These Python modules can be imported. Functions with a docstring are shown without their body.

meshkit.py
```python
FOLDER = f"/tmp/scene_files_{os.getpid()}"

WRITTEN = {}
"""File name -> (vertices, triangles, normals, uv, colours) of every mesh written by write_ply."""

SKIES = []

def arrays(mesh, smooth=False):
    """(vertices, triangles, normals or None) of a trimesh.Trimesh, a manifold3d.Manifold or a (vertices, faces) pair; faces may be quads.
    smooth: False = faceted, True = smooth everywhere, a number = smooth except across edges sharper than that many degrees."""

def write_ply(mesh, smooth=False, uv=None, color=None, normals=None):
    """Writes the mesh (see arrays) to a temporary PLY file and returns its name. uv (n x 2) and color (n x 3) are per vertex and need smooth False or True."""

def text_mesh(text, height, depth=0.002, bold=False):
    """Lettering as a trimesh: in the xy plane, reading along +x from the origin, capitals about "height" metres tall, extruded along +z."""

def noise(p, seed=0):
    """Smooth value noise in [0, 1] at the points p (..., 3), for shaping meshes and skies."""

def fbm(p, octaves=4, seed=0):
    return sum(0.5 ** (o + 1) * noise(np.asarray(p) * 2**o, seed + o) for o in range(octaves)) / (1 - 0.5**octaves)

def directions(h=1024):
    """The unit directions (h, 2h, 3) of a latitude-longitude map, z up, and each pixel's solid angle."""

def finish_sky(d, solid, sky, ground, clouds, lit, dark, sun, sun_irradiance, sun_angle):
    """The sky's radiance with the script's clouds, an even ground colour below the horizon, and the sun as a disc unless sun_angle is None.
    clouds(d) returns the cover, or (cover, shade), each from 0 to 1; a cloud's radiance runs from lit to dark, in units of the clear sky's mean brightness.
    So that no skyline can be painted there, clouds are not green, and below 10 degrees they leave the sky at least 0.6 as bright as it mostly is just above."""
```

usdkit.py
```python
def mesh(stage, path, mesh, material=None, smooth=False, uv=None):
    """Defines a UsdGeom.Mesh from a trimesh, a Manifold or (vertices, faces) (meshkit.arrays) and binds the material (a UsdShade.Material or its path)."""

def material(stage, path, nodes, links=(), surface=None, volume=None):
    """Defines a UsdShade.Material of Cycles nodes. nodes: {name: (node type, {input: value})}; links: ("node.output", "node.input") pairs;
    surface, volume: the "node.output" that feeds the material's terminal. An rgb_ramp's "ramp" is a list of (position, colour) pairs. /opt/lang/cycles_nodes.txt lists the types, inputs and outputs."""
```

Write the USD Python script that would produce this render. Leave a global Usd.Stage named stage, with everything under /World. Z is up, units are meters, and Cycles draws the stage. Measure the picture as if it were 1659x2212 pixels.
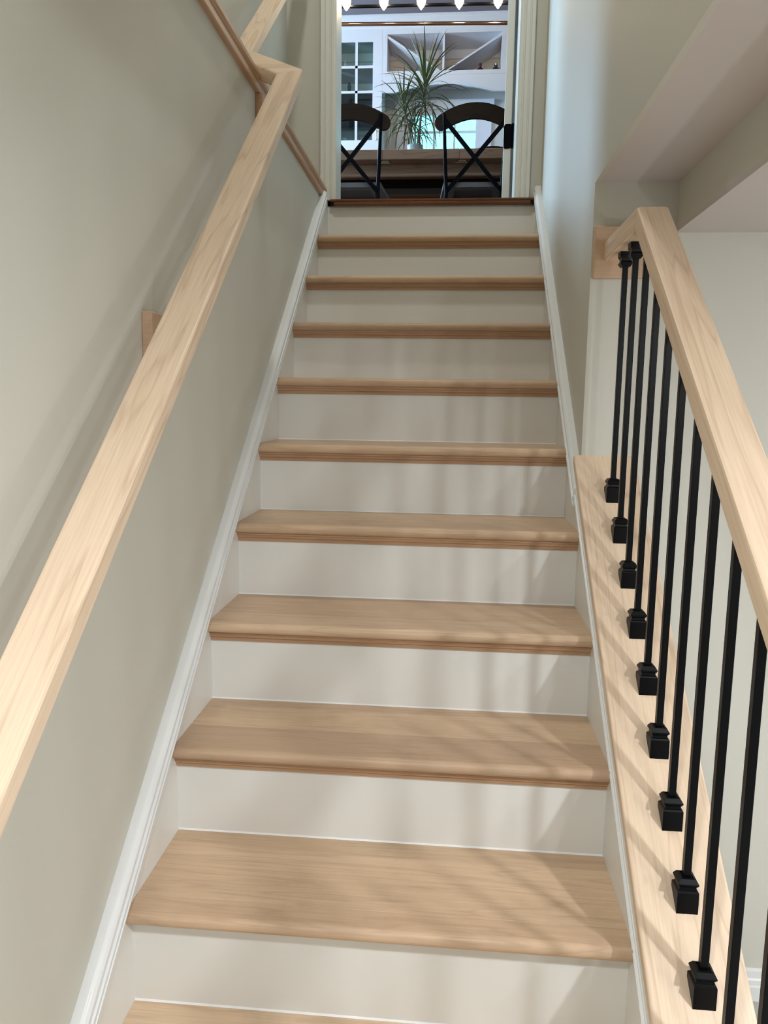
import math, random
import numpy as np, trimesh, manifold3d as m3, usdkit, meshkit
from shapely.geometry import Polygon, LineString, box as sbox, Point
from pxr import Usd, UsdGeom, UsdLux, Gf, Sdf

rng = random.Random(7)
stage = Usd.Stage.CreateInMemory()
UsdGeom.SetStageUpAxis(stage, 'Z'); UsdGeom.SetStageMetersPerUnit(stage, 1.0)
UsdGeom.Xform.Define(stage, '/World'); UsdGeom.Scope.Define(stage, '/World/Looks')

# ------------------------------------------------------------------ camera
CAM = np.array([0.5738, -1.0043, 1.3390]); YAW, PITCH, ROLL, FPX = -0.0864, -0.1418, 0.0143, 1627.5
cy, sy, cp, sp = math.cos(YAW), math.sin(YAW), math.cos(PITCH), math.sin(PITCH)
fw = np.array([sy*cp, cy*cp, sp]); rt = np.array([cy, -sy, 0]); up = np.cross(rt, fw)
cr, sr = math.cos(ROLL), math.sin(ROLL)
rt, up = cr*rt + sr*up, -sr*rt + cr*up
cam = UsdGeom.Camera.Define(stage, '/World/camera')
mat = Gf.Matrix4d(*[float(x) for row in (list(rt)+[0], list(up)+[0], list(-fw)+[0], list(CAM)+[1]) for x in row])
cam.AddTransformOp().Set(mat)
cam.CreateHorizontalApertureAttr(36.0); cam.CreateFocalLengthAttr(36.0*FPX/1659)
cam.CreateClippingRangeAttr((0.02, 200.0))
cam.CreateExposureAttr(0.0)

# ------------------------------------------------------------------ light
def disk(name, loc, r, power, col):
    l = UsdLux.DiskLight.Define(stage, '/World/'+name); l.AddTranslateOp().Set(Gf.Vec3d(*loc))
    l.CreateRadiusAttr(r); l.CreateIntensityAttr(power); l.CreateColorAttr(Gf.Vec3f(*col)); return l
LAMP, HALL = (1.0, 1.06, 1.12), (1.0, 1.0, 0.96)
def globe(name, loc, r, power, col):
    l = UsdLux.SphereLight.Define(stage, '/World/'+name); l.AddTranslateOp().Set(Gf.Vec3d(*loc))
    l.CreateRadiusAttr(r); l.CreateIntensityAttr(power); l.CreateColorAttr(Gf.Vec3f(*col)); return l
disk('recessed_lamp', (1.95, -0.85, 1.79), 0.05, 1060, LAMP)
disk('recessed_lamp_001', (0.41, -1.00, 1.915), 0.06, 370, LAMP)
globe('globe_lamp', (1.95, -2.10, 1.71), 0.06, 150, LAMP)
globe('globe_lamp_001', (3.2, -1.5, 1.6), 0.065, 200, LAMP)
globe('table_lamp', (2.3, 0.1, 0.45), 0.065, 75, LAMP)
disk('stairwell_lamp', (0.35, 0.9, 4.66), 0.10, 205, HALL)
def daylight(name, loc, axis, deg, w, h, power):
    l = UsdLux.RectLight.Define(stage, '/World/'+name); l.AddTranslateOp().Set(Gf.Vec3d(*loc))
    (l.AddRotateXOp() if axis == 'x' else l.AddRotateYOp()).Set(float(deg))
    l.CreateWidthAttr(w); l.CreateHeightAttr(h); l.CreateIntensityAttr(power); l.CreateColorAttr(Gf.Vec3f(0.52, 0.75, 1.0))
daylight('window_daylight', (-2.60, 4.6, 3.85), 'y', -62, 1.0, 0.9, 58)
daylight('window_daylight_001', (-2.27, 6.49, 3.75), 'x', -68, 0.46, 1.0, 95)
dome = UsdLux.DomeLight.Define(stage, '/World/sky')
dome.CreateColorAttr(Gf.Vec3f(0.16, 0.80, 1.0)); dome.CreateIntensityAttr(1.3)

# ------------------------------------------------------------------ materials
MAT = {}
def paint(name, col, rough=0.5, bump=0.0, scale=260, spec=0.35):
    n = {'p': ('principled_bsdf', {'base_color': col, 'roughness': rough, 'specular_ior_level': spec})}; l = []
    if bump:
        n['g'] = ('geometry', {}); n['t'] = ('noise_texture', {'scale': scale, 'detail': 3})
        n['b'] = ('bump', {'strength': bump, 'distance': 0.001})
        l = [('g.position', 't.vector'), ('t.fac', 'b.height'), ('b.normal', 'p.normal')]
    MAT[name] = usdkit.material(stage, '/World/Looks/'+name, n, l, surface='p.BSDF')
def wood(name, light, dark, line, grain='x', slope=0.0, seed=0.0, rough=0.42, k=1.0, stain=0.0, lines=0.45, spec=0.4):
    """grain along x, y, z or along (0, 1, slope); growth lines from stretched noise contours"""
    rot = {'x': (0, 0, 0), 'y': (0, 0, -math.pi/2), 'z': (0, math.pi/2, 0), 's': (-math.atan(slope), 0, 0)}[grain]
    along = {'x': 0, 'y': 0, 'z': 0, 's': 1}[grain]
    sc = [22*k, 22*k, 22*k]; sc[along] = 1.6*k
    fine = [260*k]*3; fine[along] = 7*k
    n = {'g': ('geometry', {}), 'oi': ('object_info', {}),
         'rm': ('math', {'math_type': 'multiply', 'value2': 37.0}), 'cx': ('combine_xyz', {}),
         'm1': ('mapping', {'mapping_type': 'point', 'rotation': rot, 'location': (seed, seed*1.7, seed*0.6)}),
         'ad': ('vector_math', {'math_type': 'add'}),
         'm2': ('mapping', {'mapping_type': 'point', 'scale': tuple(sc)}),
         'm3': ('mapping', {'mapping_type': 'point', 'scale': tuple(fine)}),
         'n1': ('noise_texture', {'scale': 0.55, 'detail': 3, 'roughness': 0.45, 'distortion': 0.35}),
         'mu': ('math', {'math_type': 'multiply', 'value2': 9.0}), 'fr': ('math', {'math_type': 'fraction'}),
         'r1': ('rgb_ramp', {'ramp': [(0, (1,)*3), (0.10, (0.25,)*3), (0.35, (0,)*3), (0.85, (0.0,)*3), (1, (1,)*3)]}),
         'n2': ('noise_texture', {'scale': 1.0, 'detail': 4, 'roughness': 0.6}),
         'n3': ('noise_texture', {'scale': 0.32, 'detail': 2}),
         'r3': ('rgb_ramp', {'ramp': [(0.3, dark), (0.7, light)]}),
         'mx': ('mix', {'mix_type': 'mix', 'color2': line}),
         'lf': ('math', {'math_type': 'multiply', 'value2': lines}),
         'f2': ('rgb_ramp', {'ramp': [(0.3, (0.90, 0.88, 0.86)), (0.7, (1.05, 1.05, 1.05))]}),
         'mf': ('mix', {'mix_type': 'multiply', 'fac': 1.0}),
         'ns': ('noise_texture', {'scale': 5.5, 'detail': 5, 'roughness': 0.62}),
         'rs': ('rgb_ramp', {'ramp': [(0.30, (1-stain,)*3), (0.50, (1.0,)*3)]}),
         'ms': ('mix', {'mix_type': 'multiply', 'fac': 1.0}),
         'b': ('bump', {'strength': 0.06, 'distance': 0.001}),
         'p': ('principled_bsdf', {'roughness': rough, 'specular_ior_level': spec})}
    l = [('oi.random', 'rm.value1'), ('rm.value', 'cx.x'), ('rm.value', 'cx.y'), ('rm.value', 'cx.z'),
         ('g.position', 'm1.vector'), ('m1.vector', 'ad.vector1'), ('cx.vector', 'ad.vector2'),
         ('ad.vector', 'm2.vector'), ('ad.vector', 'm3.vector'), ('m2.vector', 'n1.vector'), ('m2.vector', 'n3.vector'), ('m3.vector', 'n2.vector'),
         ('n1.fac', 'mu.value1'), ('mu.value', 'fr.value1'), ('fr.value', 'r1.fac'), ('r1.color', 'lf.value1'),
         ('n3.fac', 'r3.fac'), ('r3.color', 'mx.color1'), ('lf.value', 'mx.fac'), ('n2.fac', 'f2.fac'),
         ('mx.color', 'mf.color1'), ('f2.color', 'mf.color2'), ('g.position', 'ns.vector'), ('ns.fac', 'rs.fac'),
         ('mf.color', 'ms.color1'), ('rs.color', 'ms.color2'), ('ms.color', 'p.base_color'), ('n2.fac', 'b.height'), ('b.normal', 'p.normal')]
    MAT[name] = usdkit.material(stage, '/World/Looks/'+name, n, l, surface='p.BSDF')
def emit(name, col, s):
    MAT[name] = usdkit.material(stage, '/World/Looks/'+name, {'e': ('emission', {'color': col, 'strength': s})}, [], surface='e.emission')
def pane(name, tint=(1, 1, 1)):
    MAT[name] = usdkit.material(stage, '/World/Looks/'+name, {'t': ('transparent_bsdf', {'color': tint}), 'g': ('glossy_bsdf', {'roughness': 0.02}), 'f': ('fresnel', {'IOR': 1.45}), 'm': ('mix_closure', {})},
        [('f.fac', 'm.fac'), ('t.BSDF', 'm.closure1'), ('g.BSDF', 'm.closure2')], surface='m.closure')

paint('wall_paint', (0.612, 0.593, 0.518), 0.55, 0.12)
paint('ceiling_paint', (0.62, 0.56, 0.53), 0.7, 0.10)
paint('riser_paint', (0.79, 0.78, 0.735), 0.38, 0.05, 120)
paint('trim_paint', (0.80, 0.80, 0.78), 0.32)
paint('caulk', (0.88, 0.88, 0.87), 0.5)
paint('casing_paint', (0.74, 0.73, 0.66), 0.35)
paint('cabinet_paint', (0.70, 0.70, 0.76), 0.4)
paint('cabinet_inside', (0.66, 0.78, 0.78), 0.5)
paint('cabinet_back', (0.72, 0.64, 0.56), 0.5)
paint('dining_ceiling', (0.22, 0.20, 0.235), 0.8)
paint('dining_wall', (0.52, 0.50, 0.46), 0.6)
paint('black_metal', (0.002, 0.0022, 0.0028), 0.34, spec=0.16)
paint('black_iron', (0.0015, 0.0017, 0.004), 0.35, spec=0.06)
paint('carpet', (0.45, 0.44, 0.42), 0.9)
paint('pot_glaze', (0.34, 0.41, 0.43), 0.35)
paint('dark_glaze', (0.01, 0.014, 0.012), 0.3)
paint('white_glaze', (0.80, 0.82, 0.84), 0.3)
paint('red_glaze', (0.09, 0.016, 0.013), 0.35)
paint('blue_glaze', (0.05, 0.09, 0.12), 0.25)
paint('cane', (0.24, 0.22, 0.17), 0.7)
paint('seat_frame', (0.13, 0.13, 0.14), 0.6)
paint('seat_web', (0.07, 0.072, 0.08), 0.6)
paint('copper', (0.45, 0.24, 0.14), 0.24); 
MAT['copper'] = usdkit.material(stage, '/World/Looks/copper_tube', {'p': ('principled_bsdf', {'base_color': (0.42, 0.24, 0.15), 'metallic': 1.0, 'roughness': 0.14})}, [], surface='p.BSDF')
MAT['brass'] = usdkit.material(stage, '/World/Looks/brass', {'p': ('principled_bsdf', {'base_color': (0.75, 0.68, 0.5), 'metallic': 1.0, 'roughness': 0.25})}, [], surface='p.BSDF')
S_RAIL, S_LEFT = 0.804, 0.8475
ML, MD, MN = (0.81, 0.635, 0.47), (0.75, 0.575, 0.41), (0.52, 0.35, 0.225)
wood('maple_rail', ML, MD, MN, 's', S_RAIL, 1.3)
wood('maple_left', ML, MD, MN, 's', S_LEFT, 4.1)
wood('maple_level', ML, MD, MN, 'y', 0, 2.2)
wood('maple_cross', ML, MD, MN, 'x', 0, 8.2)
wood('maple_block', (0.62, 0.43, 0.29), (0.56, 0.38, 0.25), MN, 'x', 0, 9.7, k=1.6)
for i, (a, b) in enumerate([((0.675, 0.485, 0.32), (0.625, 0.44, 0.285)), ((0.64, 0.45, 0.295), (0.59, 0.41, 0.265)), ((0.70, 0.51, 0.345), (0.65, 0.465, 0.305)), ((0.57, 0.395, 0.26), (0.525, 0.36, 0.235)), ((0.78, 0.59, 0.41), (0.73, 0.54, 0.36))]):
    wood('tread_maple_%d' % i, a, b, (0.42, 0.275, 0.18), 'x', 0, 3.1*i+0.4, stain=0.14, lines=0.36)
wood('cove_maple', (0.50, 0.31, 0.18), (0.45, 0.27, 0.155), (0.34, 0.20, 0.11), 'x', 0, 5.5)
wood('trim_maple', (0.56, 0.36, 0.23), (0.49, 0.305, 0.19), (0.36, 0.21, 0.125), 'y', 0, 6.6)
wood('red_oak', (0.20, 0.075, 0.028), (0.13, 0.045, 0.016), (0.06, 0.02, 0.008), 'x', 0, 0.9, k=2.0)
wood('table_wood', (0.36, 0.215, 0.14), (0.28, 0.165, 0.11), (0.09, 0.058, 0.04), 'x', 0, 7.7)
wood('table_dark', (0.022, 0.012, 0.008), (0.016, 0.009, 0.006), (0.01, 0.005, 0.003), 'x', 0, 7.1, rough=0.6, spec=0.1)
wood('chair_wood', (0.026, 0.014, 0.008), (0.018, 0.010, 0.006), (0.008, 0.005, 0.003), 'x', 0, 3.7, rough=0.6, spec=0.12)
wood('floor_wood', (0.16, 0.08, 0.04), (0.11, 0.055, 0.028), (0.05, 0.02, 0.01), 'x', 0, 2.7)
emit('bulb_glow', (1.0, 0.82, 0.55), 70.0)
paint('stemware', (0.36, 0.43, 0.43), 0.12, spec=0.6)
pane('clear_glass'); pane('cabinet_glass', (0.90, 0.96, 0.97))
MAT['leaf'] = usdkit.material(stage, '/World/Looks/leaf', {
    'u': ('texture_coordinate', {}), 's': ('separate_xyz', {}), 'r': ('rgb_ramp', {'ramp': [(0, (0.11, 0.15, 0.055)), (0.65, (0.045, 0.068, 0.028)), (0.88, (0.09, 0.075, 0.04)), (1, (0.36, 0.24, 0.16))]}),
    'p': ('principled_bsdf', {'roughness': 0.4}), 't': ('translucent_bsdf', {}), 'm': ('mix_closure', {'fac': 0.18})},
    [('u.UV', 's.vector'), ('s.y', 'r.fac'), ('r.color', 'p.base_color'), ('r.color', 't.color'), ('p.BSDF', 'm.closure1'), ('t.BSDF', 'm.closure2')], surface='m.closure')

# ------------------------------------------------------------------ scene helpers
COUNT, BASE = {}, {}
def numbered(parent, name):
    k = (parent, name); n = COUNT.get(k, 0); COUNT[k] = n+1
    return f'{parent}/{name}' + (f'_{n:03d}' if n else '')
def tags(prim, label=None, cat=None, group=None, kind=None):
    for k, v in (('label', label), ('category', cat), ('group', group), ('kind', kind)):
        if v: prim.SetCustomDataByKey(k, v)
def thing(name, label, cat, loc, group=None, kind=None):
    path = numbered('/World', name); x = UsdGeom.Xform.Define(stage, path); x.AddTranslateOp().Set(Gf.Vec3d(*map(float, loc)))
    tags(x.GetPrim(), label, cat, group, kind); BASE[path] = np.array(loc, float); return path
def part(parent, name, mesh, mat, smooth=30, label=None, kind=None, uv=None):
    """mesh given in world coordinates, stored relative to its thing"""
    path = numbered(parent, name); b = BASE[parent]; BASE[path] = b
    v, f = (mesh.vertices, mesh.faces) if isinstance(mesh, trimesh.Trimesh) else meshkit.arrays(mesh)[:2]
    usdkit.mesh(stage, path, (np.asarray(v)-b, np.asarray(f)), MAT[mat], smooth=smooth, uv=uv)
    tags(stage.GetPrimAtPath(path), label=label, kind=kind); return path
def single(name, mesh, mat, label=None, cat=None, group=None, kind=None, smooth=30):
    path = numbered('/World', name); v, f = meshkit.arrays(mesh)[:2]
    lo, hi = v.min(0), v.max(0); b = np.array([(lo[0]+hi[0])/2, (lo[1]+hi[1])/2, lo[2]]); BASE[path] = b
    m = usdkit.mesh(stage, path, (v-b, f), MAT[mat], smooth=smooth); m.AddTranslateOp().Set(Gf.Vec3d(*map(float, b)))
    tags(m.GetPrim(), label, cat, group, kind); return path
def struct(name, mesh, mat, label=None, smooth=30): return single(name, mesh, mat, label, kind='structure', smooth=smooth)
def copy_of(path, loc, label, group=None):
    src = stage.GetPrimAtPath(path); cd = src.GetCustomData(); new = numbered('/World', path.split('/')[-1])
    x = UsdGeom.Xform.Define(stage, new); x.GetPrim().GetReferences().AddInternalReference(path)
    x.GetPrim().GetAttribute('xformOp:translate').Set(Gf.Vec3d(*map(float, loc)))
    tags(x.GetPrim(), label, cd['category'], group or cd.get('group')); x.GetPrim().SetInstanceable(True); return new

# ------------------------------------------------------------------ shape helpers
def cat(*ms): return trimesh.util.concatenate([m if isinstance(m, trimesh.Trimesh) else trimesh.Trimesh(*meshkit.arrays(m)[:2], process=False) for m in ms])
def hull(pts): return m3.Manifold.hull_points(np.asarray(pts, np.float64))
def box(x0, x1, y0, y1, z0, z1, c=0.0):
    lo, hi = np.array([x0, y0, z0], float), np.array([x1, y1, z1], float)
    if c <= 0: return m3.Manifold.cube((hi-lo).tolist()).translate(lo.tolist())
    pts = []
    for e in ((c, c, 0), (c, 0, c), (0, c, c)):
        for i in range(8):
            pts.append([lo[j]+e[j] if not (i >> j) & 1 else hi[j]-e[j] for j in range(3)])
    return hull(pts)
def ext(poly, h): return trimesh.creation.extrude_polygon(poly, h)
def remap(m, fn, flip=False):
    v = np.asarray(fn(*np.asarray(m.vertices).T)).T; f = np.asarray(m.faces)
    return trimesh.Trimesh(v, f[:, ::-1] if flip else f, process=False)
def along_x(poly_yz, x0, x1): return remap(ext(poly_yz, x1-x0), lambda a, b, t: (x0+t, a, b))
def along_y(poly_xz, y0, y1): return remap(ext(poly_xz, y1-y0), lambda a, b, t: (a, y0+t, b), True)
def along_z(poly_xy, z0, z1): return remap(ext(poly_xy, z1-z0), lambda a, b, t: (a, b, z0+t))
def shear(poly_xw, y0, y1, s): return remap(ext(poly_xw, y1-y0), lambda a, b, t: (a, y0+t, b+s*(y0+t)), True)
def rrect(x0, y0, x1, y1, r, n=4): return sbox(x0+r, y0+r, x1-r, y1-r).buffer(r, quad_segs=n)
def slab(poly, axis, a, b, c):
    """convex polygon (2-D) extruded from a to b along an axis with rounded long edges"""
    P = Polygon(poly); pts = []
    for ins, d in ((c, 0), (c*0.3, c*0.3), (0, c)):
        q = np.array(P.buffer(-ins, join_style=2).exterior.coords)[:-1] if ins else np.array(poly)
        for t in (a+d, b-d):
            for u, v in q: pts.append({'x': (t, u, v), 'y': (u, t, v), 'z': (u, v, t)}[axis])
    return hull(pts)
def tube(path, r, n=8, caps=True):
    p = np.asarray(path, float); rr = np.broadcast_to(r, (len(p),)); t = np.gradient(p, axis=0); t /= np.linalg.norm(t, axis=1)[:, None]
    ref = np.array([0, 0, 1.0]) if abs(t[0][2]) < 0.9 else np.array([1.0, 0, 0]); V = []
    for i in range(len(p)):
        a = np.cross(t[i], ref); a /= np.linalg.norm(a); b = np.cross(t[i], a)
        for k in range(n): w = 2*math.pi*k/n; V.append(p[i]+rr[i]*(math.cos(w)*a+math.sin(w)*b))
    F = [[i*n+k, i*n+(k+1) % n, (i+1)*n+(k+1) % n, (i+1)*n+k] for i in range(len(p)-1) for k in range(n)]
    T = [[q[0], q[1], q[2]] for q in F]+[[q[0], q[2], q[3]] for q in F]
    if caps:
        V += [p[0], p[-1]]; o = len(p)*n
        T += [[o, (k+1) % n, k] for k in range(n)]+[[o+1, (len(p)-1)*n+k, (len(p)-1)*n+(k+1) % n] for k in range(n)]
    m = trimesh.Trimesh(np.array(V), np.array(T), process=False); trimesh.repair.fix_normals(m); return m
def lathe(prof, cx, cy, n=20):
    m = trimesh.creation.revolve(np.array(prof, float), sections=n); m.apply_translation((cx, cy, 0)); return m
def rings(levels, cx, cy, slope0=None):
    """stack of square rings (half width, z); the first may lie on a slope along y"""
    V = []
    for i, (hw, z) in enumerate(levels):
        for sx, sy_ in ((-1, -1), (1, -1), (1, 1), (-1, 1)):
            V.append((cx+sx*hw, cy+sy_*hw, z+(slope0*sy_*hw if i == 0 and slope0 else 0)))
    F = [[0, 2, 1], [0, 3, 2]]
    for i in range(len(levels)-1):
        for k in range(4):
            a, b, c, d = i*4+k, i*4+(k+1) % 4, (i+1)*4+(k+1) % 4, (i+1)*4+k; F += [[a, b, c], [a, c, d]]
    o = (len(levels)-1)*4; F += [[o, o+1, o+2], [o, o+2, o+3]]
    return trimesh.Trimesh(np.array(V, float), np.array(F), process=False)

# ------------------------------------------------------------------ dimensions (metres, stair foot left = 0)
H, R, W = 0.2032, 0.24878, 0.9152
PS = H/R
XL, XR = -0.02, 0.935                      # wall faces
TOP = 11*H; YD = 10*R; FLOOR = -2*H
Y1, ZC, ZB, XB = 1.12, 1.9238, 1.797, 1.1493
ZU = 4.69                                   # upper ceiling
XREC = -0.1833

# ------------------------------------------------------------------ the setting
struct('floor', box(-0.3, 4.1, -4.1, 1.25, FLOOR-0.1, FLOOR), 'carpet')
struct('wall_left', box(-0.32, XL, -4.0, YD, FLOOR, 2.26), 'wall_paint', 'greige left wall beside the stair')
struct('wall_left_upper', box(-0.32, XREC, -0.3, YD, 2.26, ZU), 'wall_paint', 'set-back upper left wall above the wood trim')
struct('wall_right', along_x(Polygon([(Y1+0.1, FLOOR), (YD, FLOOR), (YD, ZU), (-0.3, ZU), (-0.3, ZC), (Y1+0.1, ZC)]), XR, XR+0.012), 'wall_paint', 'right stairwell wall washed with blue daylight')
struct('wall_back', box(XR, 4.0, Y1, Y1+0.1, FLOOR, ZC), 'wall_paint', 'greige wall behind the balusters')
struct('wall_front', box(-0.32, 4.0, -4.1, -4.0, FLOOR, ZC), 'wall_paint')
struct('wall_far_right', box(4.0, 4.1, -4.0, Y1, FLOOR, ZC), 'wall_paint')
struct('wall_header', box(XREC, XR+0.012, -0.42, -0.3, ZC, ZU), 'wall_paint')
struct('ceiling', box(XR+0.012, 4.1, -4.0, Y1, ZC, ZC+0.08), 'ceiling_paint', 'pinkish white lower ceiling at upper right')
struct('ceiling_foot', box(XL, XR+0.012, -4.0, -0.42, ZC, ZC+0.08), 'ceiling_paint')
struct('ceiling_stairwell', box(-0.32, XR+0.012, -0.42, YD, ZU, ZU+0.1), 'ceiling_paint')
struct('ceiling_bulkhead', box(XB, 4.0, -4.0, Y1, ZB, ZB+0.012), 'ceiling_paint', 'pinkish underside of the boxed bulkhead')
struct('bulkhead', box(XB, 4.0, -4.0, Y1, ZB+0.012, ZC), 'wall_paint', 'boxed bulkhead under the ceiling at right')
struct('baseboard_back', along_x(Polygon([(Y1, FLOOR), (Y1-0.016, FLOOR), (Y1-0.016, FLOOR+0.045), (Y1-0.013, FLOOR+0.05), (Y1-0.013, FLOOR+0.065), (Y1-0.009, FLOOR+0.07), (Y1-0.009, FLOOR+0.093), (Y1, FLOOR+0.097)]), 1.10, 4.0), 'trim_paint', 'white stepped baseboard at lower right')
# trim along the left ledge at the level of the upper floor
TRX = XL+0.014
trim_prof = Polygon([(XL, 2.234), (TRX-0.002, 2.234), (TRX, 2.237), (TRX, 2.252), (TRX-0.005, 2.256), (TRX-0.005, 2.262), (TRX-0.001, 2.266), (TRX+0.003, 2.272), (TRX+0.003, 2.283), (TRX, 2.287), (XREC, 2.287), (XREC, 2.26), (XL, 2.26)])
trim = m3.Manifold(m3.Mesh(np.asarray(along_y(trim_prof, -0.3, YD).vertices, np.float32), np.asarray(along_y(trim_prof, -0.3, YD).faces, np.uint32)))

# door wall with its opening
DX0, DX1, DZ = 0.022, 0.835, TOP+2.05
dw = Polygon([(-2.7, TOP-0.03), (3.5, TOP-0.03), (3.5, ZU), (-2.7, ZU)], [[(DX0, TOP-0.029), (DX1, TOP-0.029), (DX1, DZ), (DX0, DZ)]])
struct('wall_door', along_y(dw.difference(sbox(DX0, TOP-0.1, DX1, TOP)), YD, YD+0.14), 'wall_paint', 'wall around the doorway at the head of the stair')

# ------------------------------------------------------------------ staircase
st = thing('staircase', 'straight staircase with pale maple treads and white painted risers', 'staircase', (W/2, 0.0, FLOOR))
seam = {2: 0.024, 3: 0.090, 4: 0.06, 5: 0.08, 1: 0.07}
for k in range(-1, 11):
    yr, zt = (k-1)*R, k*H                   # riser face, tread top
    s = yr + seam.get(k, 0.06); f = yr-0.034; th = 0.027; mats = [(0, 1), (2, 0), (0, 1), (0, 3), (1, 2)][k % 5] if k > 1 else (4, 4)
    yb = k*R
    t = part(st, 'tread', box(0, W, s, yb, zt-th, zt, 0.0004), 'tread_maple_%d' % mats[0])
    nose = LineString([(f+th/2, zt-th/2), (s-th/2, zt-th/2)]).buffer(th/2*0.999, quad_segs=6).union(sbox(s-th/2, zt-th+0.00002, s-0.0004, zt-0.00002))
    part(t, 'nosing_board', along_x(nose, 0, W), 'tread_maple_%d' % mats[1], 40)
    if k >= 3:
        cz = zt-th
        cove = Polygon([(yr, cz), (yr-0.0165, cz), (yr-0.0165, cz-0.006), (yr-0.0135, cz-0.0085), (yr-0.0125, cz-0.014), (yr-0.0075, cz-0.0165), (yr-0.0065, cz-0.025), (yr, cz-0.025)])
        part(t, 'cove_moulding', along_x(cove, 0, W), 'cove_maple', 20)
for k in range(-1, 12):
    yr, zt = (k-1)*R, k*H
    rp = part(st, 'riser', box(0, W, yr, yr+0.018, zt-H+0.0002, zt-0.0275 if k < 11 else zt-0.024), 'riser_paint', False)
    part(rp, 'caulk_bead', along_x(Polygon([(yr, zt-H), (yr-0.0028, zt-H), (yr, zt-H+0.0028)]), 0, W), 'caulk', False)
for k in range(-1, 11): part(st, 'carriage', box(0.002, W-0.002, (k-1)*R+0.018, k*R-0.0005, max(FLOOR+0.001, k*H-0.35), k*H-0.0275), 'cabinet_back', False) if k > -1 else None
# skirt boards against the walls
def skirt_poly(o, y0, y1): return Polygon([(y0, (y0/R+1)*H-0.45), (y1, (y1/R+1)*H-0.45), (y1, (y1/R+1)*H+o), (y0, (y0/R+1)*H+o)]).intersection(sbox(-2, FLOOR+0.0005, YD-0.0005, TOP-0.0005))
sk = part(st, 'skirt_board', along_x(skirt_poly(0.030, -0.86, 2.52), XL+0.0003, 0.0), 'riser_paint', False)
def cap(o0, o1, xw, sgn, wide=1.0):
    """stair cap moulding: profile in (x, height above pitch line)"""
    n = o1-o0; Q = [(0, 0), (0.026, 0), (0.0285, 0.03), (0.0285, 0.10), (0.0245, 0.13), (0.0235, 0.20), (0.0245, 0.30), (0.0270, 0.40), (0.0300, 0.47), (0.0300, 0.50), (0.0235, 0.53), (0.0225, 0.58), (0.0265, 0.65), (0.0265, 0.80), (0.0235, 0.90), (0.0190, 0.97), (0.015, 1.0), (0, 1.0)]
    P = [(xw+sgn*a*wide, o0+b*n) for a, b in Q]
    return Polygon([(x, z+H) for x, z in P])
part(sk, 'cap_moulding', shear(cap(0.030, 0.088, XL, 1), -0.86, 2.41, PS), 'trim_paint', 25)
sk = part(st, 'skirt_board', along_x(skirt_poly(0.020, -0.86, 2.52), W, XR-0.0003), 'riser_paint', False)
capm = shear(cap(0.004, 0.056, XR, -1), 1.06, 2.59, PS)
part(sk, 'cap_moulding', capm, 'trim_paint', 25)
PLC = 0.3072                                 # sloping maple board: top z = S_RAIL*y + PLC
part(sk, 'cap_moulding', shear(cap(0.016, 0.056, XR, -1, 0.80), -0.80, 1.06, PS), 'trim_paint', 25)
struct('wall_knee', along_x(Polygon([(-0.80, FLOOR), (Y1, FLOOR), (Y1, S_RAIL*Y1+PLC-0.03), (-0.80, -S_RAIL*0.80+PLC-0.03)]), XR, 1.0685), 'wall_paint', 'low knee wall carrying the black balusters')
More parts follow.
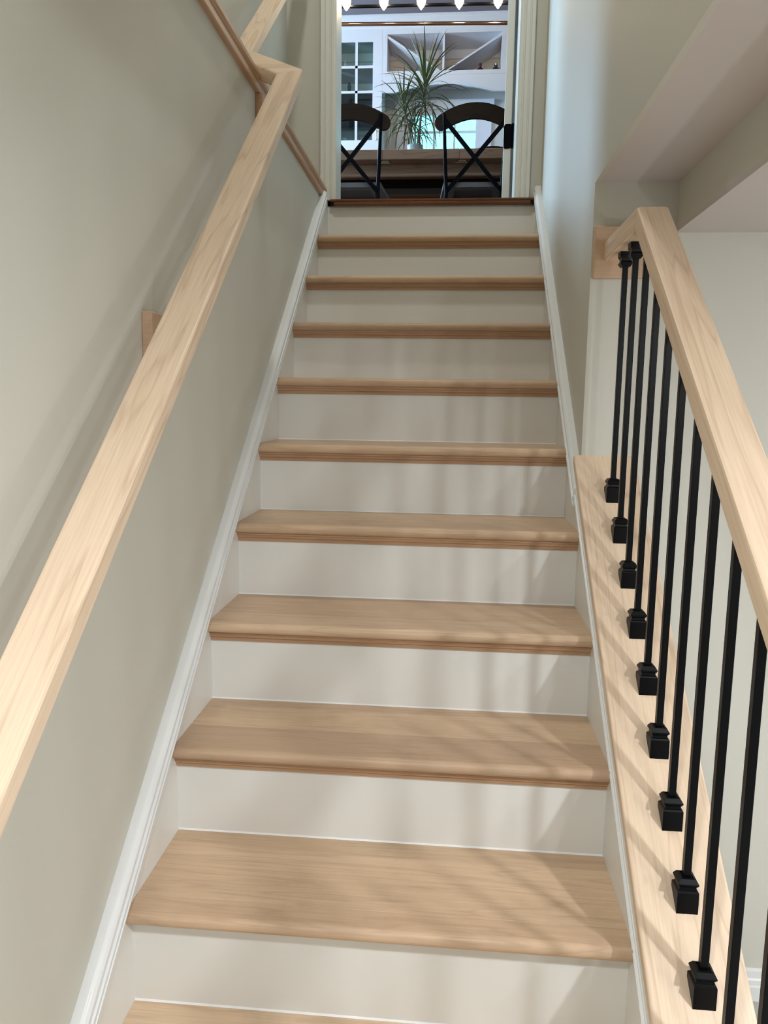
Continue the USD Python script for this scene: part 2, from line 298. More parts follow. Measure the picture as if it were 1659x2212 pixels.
part(st, 'skirt_filler', along_x(Polygon([(-0.80, -S_RAIL*0.80+PLC-0.2), (Y1, S_RAIL*Y1+PLC-0.2), (Y1, S_RAIL*Y1+PLC-0.03), (-0.80, -S_RAIL*0.80+PLC-0.03)]), W+0.0005, XR), 'riser_paint', False)

# ------------------------------------------------------------------ right railing
rg = thing('stair_railing', 'maple railing with square black metal balusters on the right', 'railing', (0.9985, 0.2, FLOOR))
plate = shear(rrect(0.9141, PLC-0.028, 1.0785, PLC, 0.006), -0.80, Y1, S_RAIL)
part(rg, 'bottom_rail', plate, 'maple_rail', 40, 'flat sloping maple board carrying the balusters')
CT, CB, PX0, PX1 = 1.1655, 1.1093, 0.964, 1.033
YE = -0.80
top = slab([(YE, S_RAIL*YE+CB), (0.7675, S_RAIL*0.7675+CB), (0.755, S_RAIL*0.755+CT), (YE, S_RAIL*YE+CT)], 'x', PX0, PX1, 0.006)
part(rg, 'top_rail', top, 'maple_rail', 25)
lev = slab([(0.7675, S_RAIL*0.7675+CB), (1.101, 1.7225), (1.101, 1.7725), (0.755, S_RAIL*0.755+CT)], 'x', PX0, PX1, 0.006)
part(rg, 'level_rail', lev, 'maple_level', 25, 'short level end of the rail meeting the wall')
part(rg, 'wall_plate', box(0.937, 1.075, 1.101, Y1, 1.679, 1.8128, 0.004), 'maple_block', 25, 'square maple plate fixed to the wall')
BH = 0.00635
for i in range(16):
    y = 0.9975-0.1088*i; x = 0.9985; zb = S_RAIL*y+PLC
    zt = 1.7235 if y > 0.765 else S_RAIL*y+CB+0.004
    b = part(rg, 'baluster', box(x-BH, x+BH, y-BH, y+BH, zb, zt, 0.0008), 'black_metal', False)
    lv = [(0.018, zb), (0.018, zb+0.0235), (0.0168, zb+0.0260), (0.0145, zb+0.0275), (0.0138, zb+0.0320), (0.0172, zb+0.0372), (0.0172, zb+0.0392), (0.0128, zb+0.0465), (0.0095, zb+0.0475), (0.0090, zb+0.0455), (BH, zb+0.0455)]
    part(b, 'base_shoe', rings(lv, x, y, S_RAIL), 'black_metal', False)
    if y > 0.765:
        zz = 1.7235
        lv = [(0.016, -0.0), (0.016, 0.011), (0.0125, 0.016), (0.0120, 0.021), (0.0150, 0.026), (0.0150, 0.028), (0.010, 0.036), (BH, 0.036)]
        part(b, 'top_shoe', remap(rings(lv, x, y), lambda a, bb, c: (a, bb, zz-c), True), 'black_metal', False)

# ------------------------------------------------------------------ left handrail
LT, LB = 1.2024, 1.1600
hr = thing('handrail', 'long maple handrail stepping sideways to follow the left wall', 'handrail', (0.108, -0.75, 0.55))
def leg(q, mat):
    m = slab(q, 'z', LB, LT, 0.0055); v, f = meshkit.arrays(m)[:2]
    return trimesh.Trimesh(v+np.array([0, 0, 1])*(S_LEFT*v[:, 1:2]), f, process=False)
I0, O0, I1, O1 = (0.0518, 1.26), (0.1239, 1.2804), (-0.1209, 1.3896), (-0.0577, 1.4105)
legs = [leg([(I0[0], -0.75), (O0[0], -0.75), O0, I0], 0), leg([I0, O0, O1, I1], 0), leg([I1, O1, (O1[0], 2.36), (I1[0], 2.36)], 0)]
part(hr, 'lower_rail', legs[0], 'maple_left', 25)
part(hr, 'jog_rail', legs[1], 'maple_cross', 25, 'short mitred piece stepping to the left')
part(hr, 'upper_rail', legs[2], 'maple_left', 25)
part(hr, 'mount_block', box(XL, XL+0.0205, 0.425, 0.53, 1.385, 1.5086, 0.0015), 'maple_block', 25, 'small maple block on the wall behind the rail')
part(hr, 'bracket', tube([(0.0, 0.475, 1.47), (0.045, 0.475, 1.475), (0.080, 0.475, 1.50), (0.088, 0.475, 1.568)], 0.008), 'black_metal')
part(hr, 'mount_block', box(XL, XL+0.0205, 1.30, 1.40, 2.13, 2.2335, 0.0015), 'trim_maple', 25)
cutter = leg([I0, O0, O1, I1], 0)
cm = m3.Manifold(m3.Mesh(np.asarray(cutter.vertices, np.float32), np.asarray(cutter.faces, np.uint32)))
tm = trim if trim.is_empty() else (trim - cm if not cm.is_empty() else trim)
struct('trim_1', tm, 'trim_maple', 'stained wood ledge trim level with the upper floor', 25)

# ------------------------------------------------------------------ doorway
d = thing('door_1', 'white cased doorway at the head of the stair', 'doorway', (0.43, YD, TOP), kind='structure')
def casing(x0, sg):
    w = 0.064; p = [(0, 0), (0, -0.010), (0.006, -0.013), (0.016, -0.013), (0.018, -0.010), (0.022, -0.010), (0.026, -0.016), (0.040, -0.018), (0.043, -0.015), (0.046, -0.015), (0.049, -0.021), (w-0.003, -0.022), (w, -0.019), (w, 0)]
    return Polygon([(x0+sg*a, YD+b) for a, b in p])
part(d, 'casing', along_z(casing(0.031, -1), TOP, DZ+0.06), 'casing_paint', 25)
part(d, 'casing', along_z(casing(0.822, 1), TOP, DZ+0.06), 'casing_paint', 25)
part(d, 'head_casing', along_x(Polygon([(YD, DZ), (YD-0.02, DZ), (YD-0.02, DZ+0.06), (YD, DZ+0.06)]), 0.031, 0.822), 'casing_paint')
part(d, 'jamb', box(DX0, 0.036, YD-0.004, YD+0.144, TOP, DZ-0.013), 'casing_paint', False)
part(d, 'jamb', box(0.822, DX1, YD-0.004, YD+0.144, TOP, DZ-0.013), 'casing_paint', False)
part(d, 'head_jamb', box(DX0, DX1, YD-0.004, YD+0.144, DZ-0.013, DZ), 'casing_paint', False)
# open door leaf, swung back into the dining room, seen on its hinge edge
a = math.radians(8); ca, sa = math.cos(a), math.sin(a); hx, hy = 0.811, YD+0.162
def turn(m): return remap(m, lambda x, y, z: (hx+(x-hx)*ca+(y-hy)*sa, hy-(x-hx)*sa+(y-hy)*ca, z))
leafm = trimesh.Trimesh(*meshkit.arrays(box(0.777, 0.811, hy, hy+0.76, TOP+0.01, DZ-0.02, 0.002))[:2], process=False)
part(d, 'door_leaf', turn(leafm), 'casing_paint', 25)
hp = along_y(rrect(0.778, 2.497, 0.813, 2.602, 0.010), hy-0.003, hy+0.0005)
part(d, 'hinge', cat(turn(hp), tube([(0.816, hy-0.004, 2.497), (0.816, hy-0.004, 2.602)], 0.0055)), 'black_iron', 30, 'black hinge leaf on the door edge')
th_ = thing('threshold', 'reddish oak nosing board at the top of the stair', 'threshold', (0.46, 2.46, TOP-0.024))
part(th_, 'nosing_board', cat(box(0.013, 0.913, YD-0.031, YD+0.0, TOP-0.010, TOP-0.0002, 0.002), box(0.030, 0.893, YD-0.031, YD, TOP-0.024, TOP-0.0095, 0.003)), 'red_oak', 25)
for x in (0.0135, 0.893): part(th_, 'end_gap', box(x, x+0.018, YD-0.012, YD-0.0005, TOP-0.0235, TOP-0.0105), 'dark_glaze', False)
struct('floor_dining', box(-2.7, 3.5, YD, 6.6, TOP-0.03, TOP-0.0005), 'floor_wood')

# ------------------------------------------------------------------ dining room shell
YW = 6.45
wl = Polygon([(YD+0.14, TOP), (YW, TOP), (YW, ZU), (YD+0.14, ZU)], [[(4.05, 3.3), (5.15, 3.3), (5.15, 4.4), (4.05, 4.4)]])
struct('wall_dining_left', along_x(wl, -2.7, -2.6), 'dining_wall')
struct('wall_dining_right', box(3.4, 3.5, YD+0.14, YW, TOP, ZU), 'dining_wall')
GX0, GX1, GZ0, GZ1 = 0.1434, 0.7315, 3.35, 4.008
wb = Polygon([(-2.7, TOP), (3.5, TOP), (3.5, ZU), (-2.7, ZU)], [[(-2.55, 3.2), (-1.99, 3.2), (-1.99, 4.3), (-2.55, 4.3)], [(GX0-0.06, GZ0-0.05), (GX1+0.06, GZ0-0.05), (GX1+0.06, GZ1+0.05), (GX0-0.06, GZ1+0.05)]])
struct('wall_dining_back', along_y(wb, YW, YW+0.1), 'dining_wall')
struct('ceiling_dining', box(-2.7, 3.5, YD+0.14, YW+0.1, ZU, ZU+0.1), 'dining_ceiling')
w = thing('window_1', 'white framed window bright with daylight behind the plant', 'window', (0.44, YW, GZ0-0.05), kind='structure')
fr = Polygon([(GX0-0.06, GZ0-0.05), (GX1+0.06, GZ0-0.05), (GX1+0.06, GZ1+0.05), (GX0-0.06, GZ1+0.05)], [[(GX0, GZ0), (GX1, GZ0), (GX1, GZ1), (GX0, GZ1)]])
part(w, 'sash', along_y(fr, YW+0.01, YW+0.05), 'cabinet_paint', False)
cs = Polygon([(0.0, GZ0-0.13), (0.872, GZ0-0.13), (0.872, 4.128), (0.0, 4.128)], [[(GX0-0.03, GZ0-0.03), (GX1+0.03, GZ0-0.03), (GX1+0.03, GZ1+0.045), (GX0-0.03, GZ1+0.045)]])
part(w, 'casing', along_y(cs, YW-0.02, YW), 'cabinet_paint', False)
part(w, 'head_moulding', along_x(Polygon([(YW-0.02, 4.128), (YW-0.045, 4.122), (YW-0.04, 4.10), (YW-0.028, 4.085), (YW-0.02, 4.06)]), -0.02, 0.892), 'cabinet_paint')
xs = [GX0, 0.3455, 0.5345, GX1]; zs = [GZ0, 3.605, 3.8615, GZ1]
for v in xs[1:-1]: part(w, 'muntin', box(v-0.009, v+0.009, YW+0.018, YW+0.042, GZ0, GZ1), 'cabinet_paint', False)
for v in zs[1:-1]: part(w, 'muntin', box(GX0, GX1, YW+0.019, YW+0.041, v-0.009, v+0.009), 'cabinet_paint', False)
for i in range(3):
    for j in range(3): part(w, 'pane', box(xs[i], xs[i+1], YW+0.029, YW+0.031, zs[j], zs[j+1]), 'clear_glass', False)
w2 = thing('window_2', 'daylit side window of the dining room', 'window', (-2.65, 4.6, 3.3), kind='structure')
part(w2, 'frame', along_x(Polygon([(4.05, 3.3), (5.15, 3.3), (5.15, 4.4), (4.05, 4.4)], [[(4.1, 3.35), (5.1, 3.35), (5.1, 4.35), (4.1, 4.35)]]), -2.68, -2.62), 'cabinet_paint', False)
w3 = thing('window_3', 'narrow daylit back window of the dining room', 'window', (-2.27, YW, 3.2), kind='structure')
part(w3, 'frame', along_y(Polygon([(-2.55, 3.2), (-1.99, 3.2), (-1.99, 4.3), (-2.55, 4.3)], [[(-2.51, 3.24), (-2.03, 3.24), (-2.03, 4.26), (-2.51, 4.26)]]), YW+0.02, YW+0.08), 'cabinet_paint', False)

# ------------------------------------------------------------------ built-in cabinets
YC = 6.10
gc = thing('glass_door_cabinet', 'white wall cabinet with a six-over glass pane door left of the plant', 'cabinet', (-0.35, 6.28, 3.5))
part(gc, 'body', cat(box(-0.62, -0.113, YW-0.01, YW-0.001, 3.5, 4.60), box(-0.62, -0.605, YC+0.022, YW-0.01, 3.5, 4.60), box(-0.128, -0.1135, YC+0.022, YW-0.01, 3.5, 4.60), box(-0.605, -0.128, YC+0.022, YW-0.01, 4.55, 4.60), box(-0.605, -0.128, YC+0.022, YW-0.01, 3.5, 3.53)), 'cabinet_inside', False)
part(gc, 'back_rail', box(-0.605, -0.128, YW-0.03, YW-0.01, 4.47, 4.53), 'cabinet_inside', False)
for z in (3.88, 4.085, 4.292): part(gc, 'shelf', box(-0.604, -0.129, YC+0.03, YW-0.012, z-0.006, z), 'clear_glass' if z < 4.2 else 'cabinet_paint', False)
dr = part(gc, 'door', along_y(Polygon([(-0.57, 3.55), (-0.1135, 3.55), (-0.1135, 4.598), (-0.57, 4.598)], [[(-0.489, 3.68), (-0.197, 3.68), (-0.197, 4.496), (-0.489, 4.496)]]), YC, YC+0.02), 'cabinet_paint', False)
for z in (3.88, 4.085, 4.292): part(dr, 'muntin', box(-0.489, -0.197, YC+0.002, YC+0.018, z-0.0105, z+0.0105), 'cabinet_paint', False)
part(dr, 'muntin', box(-0.354, -0.332, YC+0.002, YC+0.018, 3.68, 4.496), 'cabinet_paint', False)
pz, pxs = [3.68, 3.88, 4.085, 4.292, 4.496], [-0.489, -0.343, -0.197]
for i in range(4):
    for j in range(2): part(dr, 'pane', box(pxs[j], pxs[j+1], YC+0.009, YC+0.011, pz[i], pz[i+1]), 'cabinet_glass', False)
part(dr, 'handle', cat(box(-0.166, -0.155, YC-0.02, YC-0.012, 3.672, 3.765, 0.002), box(-0.164, -0.157, YC-0.013, YC, 3.68, 3.69), box(-0.164, -0.157, YC-0.013, YC, 3.748, 3.758)), 'brass', 25, 'slim bar handle')
oc = thing('open_shelf_cabinet', 'white open display shelf with slanted dividers over an arched valance', 'cabinet', (0.43, 6.28, 4.07))
AX = np.linspace(0.012, 0.847, 17); arch = [(x, 4.071+0.062*(1-((x-0.4295)/0.4175)**2)) for x in AX]
CX0, CX1, CZ0, CZ1 = -0.070, 0.927, 4.247, 4.552
ff = Polygon([(-0.1125, 4.071)]+arch+[(0.99, 4.071), (0.99, 4.598), (-0.1125, 4.598)], [[(CX0, CZ0), (CX1, CZ0), (CX1, CZ1), (CX0, CZ1)]])
part(oc, 'face_frame', along_y(ff, YC, YC+0.02), 'cabinet_paint', False)
part(oc, 'bead', box(-0.09, 0.97, YC-0.003, YC, 4.211, 4.2155), 'cabinet_back', False)
part(oc, 'arch_lip', cat(*[hull([(x0, YC-0.006, z0), (x0, YC+0.02, z0), (x0, YC-0.006, z0+0.008), (x0, YC+0.02, z0+0.008), (x1, YC-0.006, z1), (x1, YC+0.02, z1), (x1, YC-0.006, z1+0.008), (x1, YC+0.02, z1+0.008)]) for (x0, z0), (x1, z1) in zip(arch[:-1], arch[1:])]), 'cabinet_paint', 30)
part(oc, 'shelf_box', cat(box(-0.1125, 0.99, YC+0.02, YW-0.001, CZ0-0.02, CZ0), box(-0.1125, 0.99, YC+0.02, YW-0.001, CZ1, CZ1+0.02), box(CX0-0.018, CX0, YC+0.02, YW-0.001, CZ0, CZ1), box(CX1, CX1+0.018, YC+0.02, YW-0.001, CZ0, CZ1)), 'cabinet_paint', False)
part(oc, 'back_panel', box(CX0, CX1, YW-0.012, YW-0.001, CZ0, CZ1), 'cabinet_back', False)
part(oc, 'back_rail', box(CX0, CX1, YW-0.03, YW-0.012, CZ1-0.075, CZ1), 'cabinet_paint', False)
part(oc, 'divider', box(0.4145, 0.4325, YC+0.004, YW-0.03, CZ0, CZ1), 'cabinet_paint', False)
for x0, x1 in ((CX0, 0.395), (CX1, 0.452)):
    s_ = 1 if x1 > x0 else -1; L = math.hypot(x1-x0, CZ1-CZ0-0.02); nx, nz = (CZ1-CZ0-0.02)/L*0.011, (x1-x0)/L*0.011*s_
    part(oc, 'divider', along_y(Polygon([(x0, CZ1-0.020-nz), (x0, CZ1-0.020+nz+0.004), (x1+s_*nx, CZ0), (x1-s_*2*nx, CZ0)]), YC+0.004, YW-0.03), 'cabinet_paint', False, 'slanted divider')
rc = thing('tall_cabinet', 'plain white cabinet side right of the window', 'cabinet', (1.3, 6.28, 3.2))
part(rc, 'body', box(0.992, 1.6, YC+0.021, YW-0.001, 3.2, 4.598), 'cabinet_paint', False)
part(rc, 'door', box(1.0, 1.59, YC, YC+0.02, 3.25, 4.59, 0.002), 'cabinet_paint', False)
cr_ = Polygon([(YC+0.02, 4.598), (YC-0.002, 4.598), (YC-0.006, 4.610), (YC-0.014, 4.616), (YC-0.016, 4.628), (YC-0.040, 4.655), (YC-0.046, 4.660), (YC-0.046, 4.672), (YC-0.058, 4.678), (YC-0.058, ZU), (YC+0.02, ZU)])
struct('trim_2', along_x(cr_, -0.62, 1.6), 'cabinet_paint', 'white crown moulding over the cabinets', 25)
# things in the cabinets
def onto(name, prof, cx, cy_, mat, label, cat_, group=None, n=16):
    p = thing(name, label, cat_, (cx, cy_, prof[0][1]), group); part(p, 'body', lathe(prof, cx, cy_, n), mat, 40); return p
z = CZ0
v = onto('vase', [(0.0, z), (0.030, z), (0.034, z+0.012), (0.030, z+0.022), (0.012, z+0.030), (0.010, z+0.034), (0, z+0.034)], 0.747, 6.15, 'dark_glaze', 'small dark vase with a dull red stopper on the open shelf', 'vase')
part(v, 'stopper', lathe([(0.0, z+0.034), (0.011, z+0.036), (0.014, z+0.050), (0.012, z+0.066), (0.006, z+0.073), (0.0, z+0.074)], 0.747, 6.15, 14), 'red_glaze', 40, 'dull red stopper')
v = onto('vase', [(0.0, z), (0.033, z), (0.035, z+0.012), (0.028, z+0.026), (0.014, z+0.034), (0, z+0.036)], 0.884, 6.15, 'dark_glaze', 'small black vase with a pale dot at the right of the open shelf', 'vase')
part(v, 'stopper', lathe([(0.0, z+0.034), (0.012, z+0.037), (0.015, z+0.052), (0.011, z+0.068), (0.0, z+0.074)], 0.884, 6.15, 14), 'dark_glaze', 40)
part(v, 'dot', trimesh.Trimesh(*(lambda s: (s.vertices*np.array([0.007, 0.003, 0.010])+np.array([0.882, 6.1355, z+0.056]), s.faces))(trimesh.creation.icosphere(2)), process=False), 'white_glaze', 40, 'pale dot')
z = 4.2922
v = onto('heron_figurine', [(0.0, z), (0.012, z), (0.010, z+0.006), (0.004, z+0.010), (0.005, z+0.018), (0.013, z+0.030), (0.012, z+0.048), (0.006, z+0.058), (0.004, z+0.066), (0.0, z+0.068)], -0.452, 6.16, 'white_glaze', 'slim white bird figurine behind the upper left pane', 'figurine', n=12)
part(v, 'head', cat(tube([(-0.452, 6.16, z+0.062), (-0.456, 6.16, z+0.074), (-0.450, 6.16, z+0.080)], [0.004, 0.004, 0.005], 8), tube([(-0.450, 6.16, z+0.080), (-0.436, 6.158, z+0.076)], [0.003, 0.0008], 6)), 'white_glaze')
z = 4.0852
v = onto('statuette', [(0.0, z), (0.022, z), (0.018, z+0.012), (0.015, z+0.03), (0.014, z+0.055), (0.017, z+0.066), (0.016, z+0.08), (0.010, z+0.087), (0.011, z+0.098), (0.008, z+0.110), (0.0, z+0.114)], -0.415, 6.17, 'blue_glaze', 'dark slender statuette behind the second row of panes', 'statuette')
z = 4.0852
for n_, (x, y) in enumerate(((-0.475, 6.33), (-0.335, 6.35), (-0.20, 6.37))):
    onto('plate', [(0.0, z+0.0), (0.035, z), (0.045, z+0.004), (0.058, z+0.012), (0.059, z+0.014), (0.045, z+0.007), (0.0, z+0.005)], x, y, 'blue_glaze', 'dark blue plate on the glass shelf, %s of three' % ('left', 'middle', 'right')[n_], 'plate', 'plates on the glass shelf', 24)
z = 3.5302
for n_, (x, y) in enumerate(((-0.45, 6.18), (-0.39, 6.27), (-0.29, 6.18), (-0.24, 6.27))):
    p = thing('wine_glass', 'stemmed glass behind the lowest panes, %s from the left' % ('first', 'second', 'third', 'fourth')[n_], 'glass', (x, y, z), 'stemmed glasses in the cabinet')
    part(p, 'foot', lathe([(0, z), (0.032, z), (0.030, z+0.003), (0.005, z+0.008), (0.004, z+0.07), (0, z+0.07)], x, y, 14), 'stemware', 40)
    part(p, 'bowl', lathe([(0.0, z+0.07), (0.02, z+0.08), (0.036, z+0.12), (0.033, z+0.19), (0.0318, z+0.19), (0.0345, z+0.12), (0.019, z+0.083), (0.0, z+0.074)], x, y, 14), 'stemware', 40)
p = thing('sill_dish', 'white low dish on the window ledge right of the plant', 'dish', (0.47, 6.405, 3.36))
struct('window_ledge', box(-0.112, 0.99, 6.36, 6.4295, 3.34, 3.36), 'cabinet_paint')
part(p, 'body', lathe([(0, 3.36), (0.05, 3.36), (0.09, 3.40), (0.10, 3.48), (0.09, 3.55), (0.06, 3.585), (0, 3.60)], 0.47, 6.33+0.075, 20).apply_transform(np.diag([1, 1, 1, 1])), 'white_glaze', 40)

# ------------------------------------------------------------------ dining table and what stands on it
TY0, TY1, TZ = 4.25, 5.30, 3.0097
tb = thing('dining_table', 'long brown wooden dining table with thick top behind two chairs', 'table', (0.33, 4.77, TOP))
tx = [-0.75, 0.073, 0.583, 1.41]
for a_, b_ in zip(tx[:-1], tx[1:]): part(tb, 'tabletop', box(a_+0.00005, b_-0.00005, TY0, TY1, TZ-0.0635, TZ, 0.003), 'table_wood', 25)
part(tb, 'apron', box(-0.60, 1.26, 4.363, 4.388, TZ-0.134, TZ-0.0640), 'table_wood', False)
part(tb, 'apron', box(-0.60, 1.26, 5.16, 5.185, TZ-0.134, TZ-0.0640), 'table_wood', False)
part(tb, 'apron', box(-0.60, -0.575, 4.388, 5.16, TZ-0.134, TZ-0.0640), 'table_wood', False)
part(tb, 'apron', box(1.235, 1.26, 4.388, 5.16, TZ-0.134, TZ-0.0640), 'table_wood', False)
part(tb, 'slide', box(-0.55, 1.21, 4.70, 4.85, TZ-0.125, TZ-0.0640), 'table_dark', False)
for x in (-0.62, 1.19):
    for y in (4.35, 5.11): part(tb, 'leg', box(x, x+0.09, y, y+0.09, TOP, TZ-0.0640, 0.004), 'table_dark', 25)
for x in (0.073, 0.583): part(tb, 'latch', cat(box(x-0.006, x+0.044, 4.275, 4.293, TZ-0.0745, TZ-0.0637, 0.002), box(x-0.028, x+0.036, 4.305, 4.315, TZ-0.070, TZ-0.0637, 0.002), tube([(x-0.02, 4.300, TZ-0.071), (x+0.05, 4.300, TZ-0.071)], 0.004)), 'brass', 25, 'small metal leaf latch')
p = thing('bowl', 'low black bowl on the table behind the right chair', 'bowl', (0.80, 4.45, TZ))
part(p, 'body', lathe([(0, TZ+0.0004), (0.05, TZ+0.0004), (0.10, TZ+0.012), (0.14, TZ+0.03), (0.06, TZ+0.055), (0.03, TZ+0.06), (0, TZ+0.062)], 0.80, 4.45, 28), 'dark_glaze', 40)
p = thing('placemat', 'thin black round mat on the table behind the left chair', 'placemat', (-0.06, 4.47, TZ))
part(p, 'mat', lathe([(0, TZ+0.0004), (0.16, TZ+0.0004), (0.165, TZ+0.010), (0.15, TZ+0.016), (0, TZ+0.017)], -0.06, 4.47, 28), 'dark_glaze', 40)

pl = thing('potted_plant', 'spiky dragon plant with drooping narrow leaves in a grey pot', 'plant', (0.262, 4.75, TZ))
part(pl, 'pot', lathe([(0, TZ+0.0004), (0.045, TZ+0.0004), (0.056, TZ+0.17), (0.058, TZ+0.18), (0.052, TZ+0.18), (0.050, TZ+0.165), (0, TZ+0.165)], 0.262, 4.75, 24), 'pot_glaze', 40)
def leaf(o, az, el, bend, L, wd):
    n = 9; pts = []; p_ = np.array(o, float); dl = L/n; e = el
    for i in range(n+1):
        pts.append(p_.copy()); p_ = p_+dl*np.array([math.cos(e)*math.cos(az), math.cos(e)*math.sin(az), math.sin(e)]); e -= bend/n*(0.55+0.9*i/n); e = max(e, -1.50)
    pts = np.array(pts); side = np.array([-math.sin(az), math.cos(az), 0]); V, UV, F = [], [], []
    for i, q in enumerate(pts):
        t = i/n; ww = wd*min(1, 0.55+1.5*t)*(1-t**3.0)+0.0006; d_ = pts[min(i+1, n)]-pts[max(i-1, 0)]; nn = np.cross(side, d_); nn /= np.linalg.norm(nn)+1e-9
        V += [q-side*ww+nn*ww*0.35, q, q+side*ww+nn*ww*0.35]; UV += [(0, t), (0.5, t), (1, t)]
    for i in range(n):
        a_ = i*3
        for k in (0, 1): F += [[a_+k, a_+k+1, a_+k+4], [a_+k, a_+k+4, a_+k+3]]
    return trimesh.Trimesh(np.array(V), np.array(F), process=False), np.array(UV)
def crown(base, top, n, L, wd, r0=0.007, zdrop=0.12):
    c = [np.array(base)+(np.array(top)-np.array(base))*t for t in np.linspace(0, 1, 7)]
    cn = part(pl, 'stem', tube(c, [r0]*5+[r0*0.9, r0*0.6], 8), 'cane')
    for i in range(n):
        t = i/(n-1); az = i*2.399963+rng.uniform(-0.25, 0.25)
        o = np.array(top)-(np.array(top)-np.array(base))/np.linalg.norm(np.array(top)-np.array(base))*(zdrop*t)
        el = math.radians(86-96*t**0.8+rng.uniform(-6, 6)); bend = math.radians(8+115*min(1, t*1.15)+rng.uniform(-10, 25)*(t > 0.1)); LL = L*(0.82+0.25*t+rng.uniform(-0.1, 0.08))
        m, uv = leaf(o, az, el, bend, LL, wd*rng.uniform(0.8, 1.15)); part(pl, 'leaf', m, 'leaf', True, uv=uv)
crown((0.275, 4.75, TZ+0.165), (0.330, 4.75, 3.655), 62, 0.40, 0.0066, zdrop=0.20)
crown((0.245, 4.74, TZ+0.165), (0.172, 4.73, 3.485), 48, 0.31, 0.0058, zdrop=0.17)
crown((0.262, 4.77, TZ+0.165), (0.255, 4.82, 3.36), 26, 0.25, 0.0052, zdrop=0.10)

# ------------------------------------------------------------------ chairs
def chair(cx, cy_, label):
    t = thing('dining_chair', label, 'chair', (cx, cy_, TOP), 'cross-back chairs at the dining table')
    A = np.linspace(-0.2, 0.2, 13); arc = LineString([(x, 0.790+0.0565*(1-(x/0.2)**2)) for x in A]).buffer(0.045, quad_segs=6)
    cm_ = ext(arc, 0.022); cm_ = cm_.subdivide()
    cm_ = remap(cm_, lambda a_, b_, c_: (cx+a_, cy_-0.018+c_-0.030*(1-(a_/0.24)**2), TOP+b_), True)
    part(t, 'crest_rail', cm_, 'chair_wood', 40, 'dark brown curved wooden crest')
    for s in (-1, 1):
        part(t, 'back_leg', tube([(cx+s*0.2, cy_-0.06, TOP), (cx+s*0.168, cy_+0.02, TOP+0.40), (cx+s*0.176, cy_+0.012, TOP+0.55), (cx+s*0.19, cy_-0.040, TOP+0.832)], [0.011, 0.013, 0.0125, 0.0095], 10), 'black_iron', 40)
        part(t, 'front_leg', tube([(cx+s*0.2, cy_+0.42, TOP), (cx+s*0.18, cy_+0.38, TOP+0.44)], [0.011, 0.013], 10), 'black_iron', 40)
        P0, P1 = np.array([cx+s*0.185, cy_-0.040, TOP+0.797]), np.array([cx-s*0.172, cy_+0.014, TOP+0.395])
        dv = P1-P0; dv /= np.linalg.norm(dv); sd = np.cross(dv, [0, 1, 0]); off = np.array([0, 0.004*s, 0])
        part(t, 'cross_brace', hull([P+off+sd*a_+np.array([0, b_, 0]) for P in (P0, P1) for a_ in (-0.0125, 0.0125) for b_ in (-0.005, 0.005)]), 'black_iron', False)
    sp_ = Polygon([(-0.185, 0.03), (0.185, 0.03), (0.215, 0.42), (0.15, 0.45), (-0.15, 0.45), (-0.215, 0.42)])
    hole = Polygon([(-0.115, 0.10), (0.115, 0.10), (0.13, 0.36), (-0.13, 0.36)])
    seat = remap(ext(sp_.difference(hole), 0.028), lambda a_, b_, c_: (cx+a_, cy_+b_, TOP+0.432+c_))
    sm = part(t, 'seat', seat, 'seat_frame', False)
    part(sm, 'seat_panel', remap(ext(hole, 0.012), lambda a_, b_, c_: (cx+a_, cy_+b_, TOP+0.448+c_)), 'seat_web', False, 'woven seat panel seen from below')
    for s in (-1, 1): part(t, 'stretcher', tube([(cx+s*0.185, cy_-0.01, TOP+0.2), (cx+s*0.19, cy_+0.40, TOP+0.2)], 0.007, 8), 'black_iron', 40)
    return t
c0 = chair(0.6735, 3.85, 'cross-back chair with dark wooden crest, right of the plant')
copy_of(c0, (-0.0835, 3.83, TOP), 'cross-back chair with dark wooden crest, left of the plant and cut by the door casing')

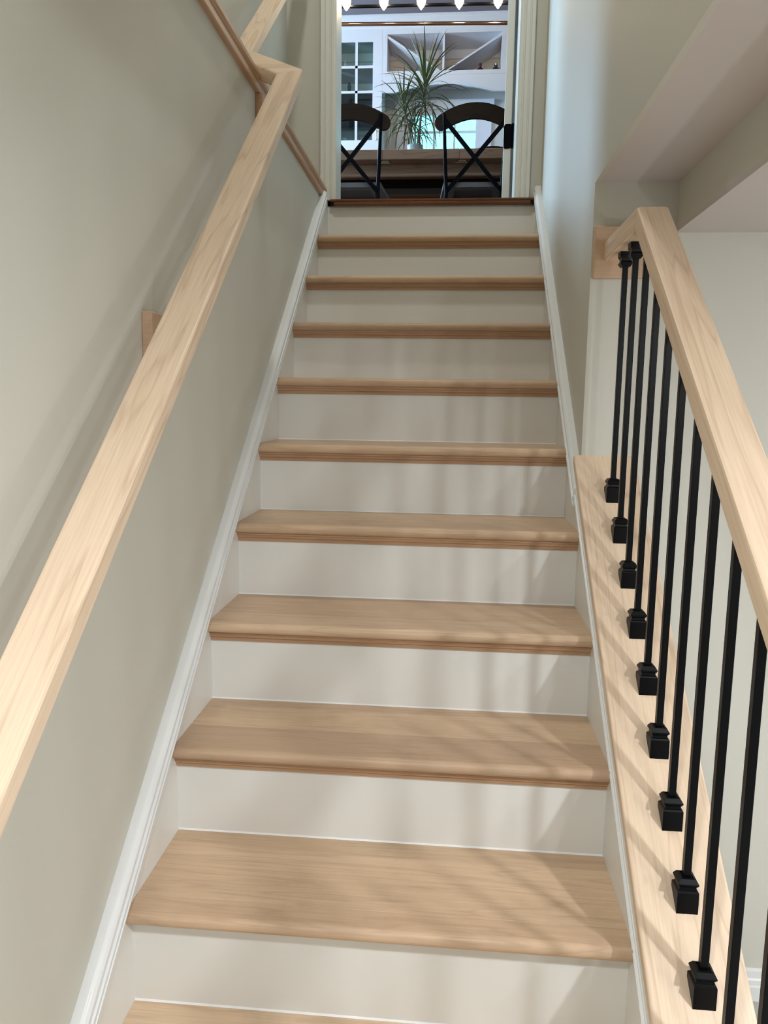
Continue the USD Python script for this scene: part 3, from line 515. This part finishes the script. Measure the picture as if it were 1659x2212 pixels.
# ------------------------------------------------------------------ chandelier
ch = thing('chandelier', 'long black frame chandelier with five glowing bulbs over the table', 'chandelier', (0.29, 4.85, 4.08))
BX = [-0.245, 0.022, 0.287, 0.554, 0.824]
part(ch, 'frame_bar', tube([(-0.55, 4.80, 4.157), (1.13, 4.80, 4.143)], 0.011, 12), 'black_metal')
part(ch, 'frame_bar', tube([(-0.55, 5.00, 4.137), (1.13, 5.00, 4.105)], 0.0135, 16), 'copper', 40, 'shiny copper lower bar')
for x in (-0.55, 1.13):
    part(ch, 'end_frame', cat(tube([(x, 4.80, 4.15), (x, 4.80, 4.44)], 0.010), tube([(x, 5.00, 4.12), (x, 5.00, 4.44)], 0.010), tube([(x, 4.80, 4.44), (x, 5.00, 4.44)], 0.010)), 'black_metal')
part(ch, 'top_bar', tube([(-0.55, 4.80, 4.44), (1.13, 4.80, 4.44)], 0.010), 'black_metal')
part(ch, 'top_bar', tube([(-0.55, 5.00, 4.44), (1.13, 5.00, 4.44)], 0.010), 'black_metal')
part(ch, 'socket_bar', tube([(-0.55, 4.80, 4.36), (1.13, 4.80, 4.36)], 0.012), 'black_metal')
for x in (0.0, 0.58): part(ch, 'hanging_rod', tube([(x, 4.90, 4.44), (x, 4.90, ZU)], 0.007), 'black_metal')
for x in (0.0, 0.58): part(ch, 'cross_bar', tube([(x, 4.80, 4.44), (x, 5.00, 4.44)], 0.008), 'black_metal')
for i, x in enumerate(BX):
    zt_ = 4.106-0.004*i
    sk_ = part(ch, 'socket', lathe([(0, zt_+0.135), (0.018, zt_+0.135), (0.018, zt_+0.19), (0.010, zt_+0.20), (0.006, 4.36), (0, 4.36)], x, 4.755, 14), 'black_metal', 40)
    part(sk_, 'bulb', lathe([(0, zt_), (0.006, zt_+0.002), (0.010, zt_+0.010), (0.024, zt_+0.028), (0.032, zt_+0.05), (0.033, zt_+0.075), (0.028, zt_+0.105), (0.016, zt_+0.135), (0, zt_+0.136)], x, 4.755, 16), 'bulb_glow', 40)
    part(sk_, 'arm', tube([(x, 4.755, 4.355), (x, 4.80, 4.36)], 0.007, 8), 'black_metal')
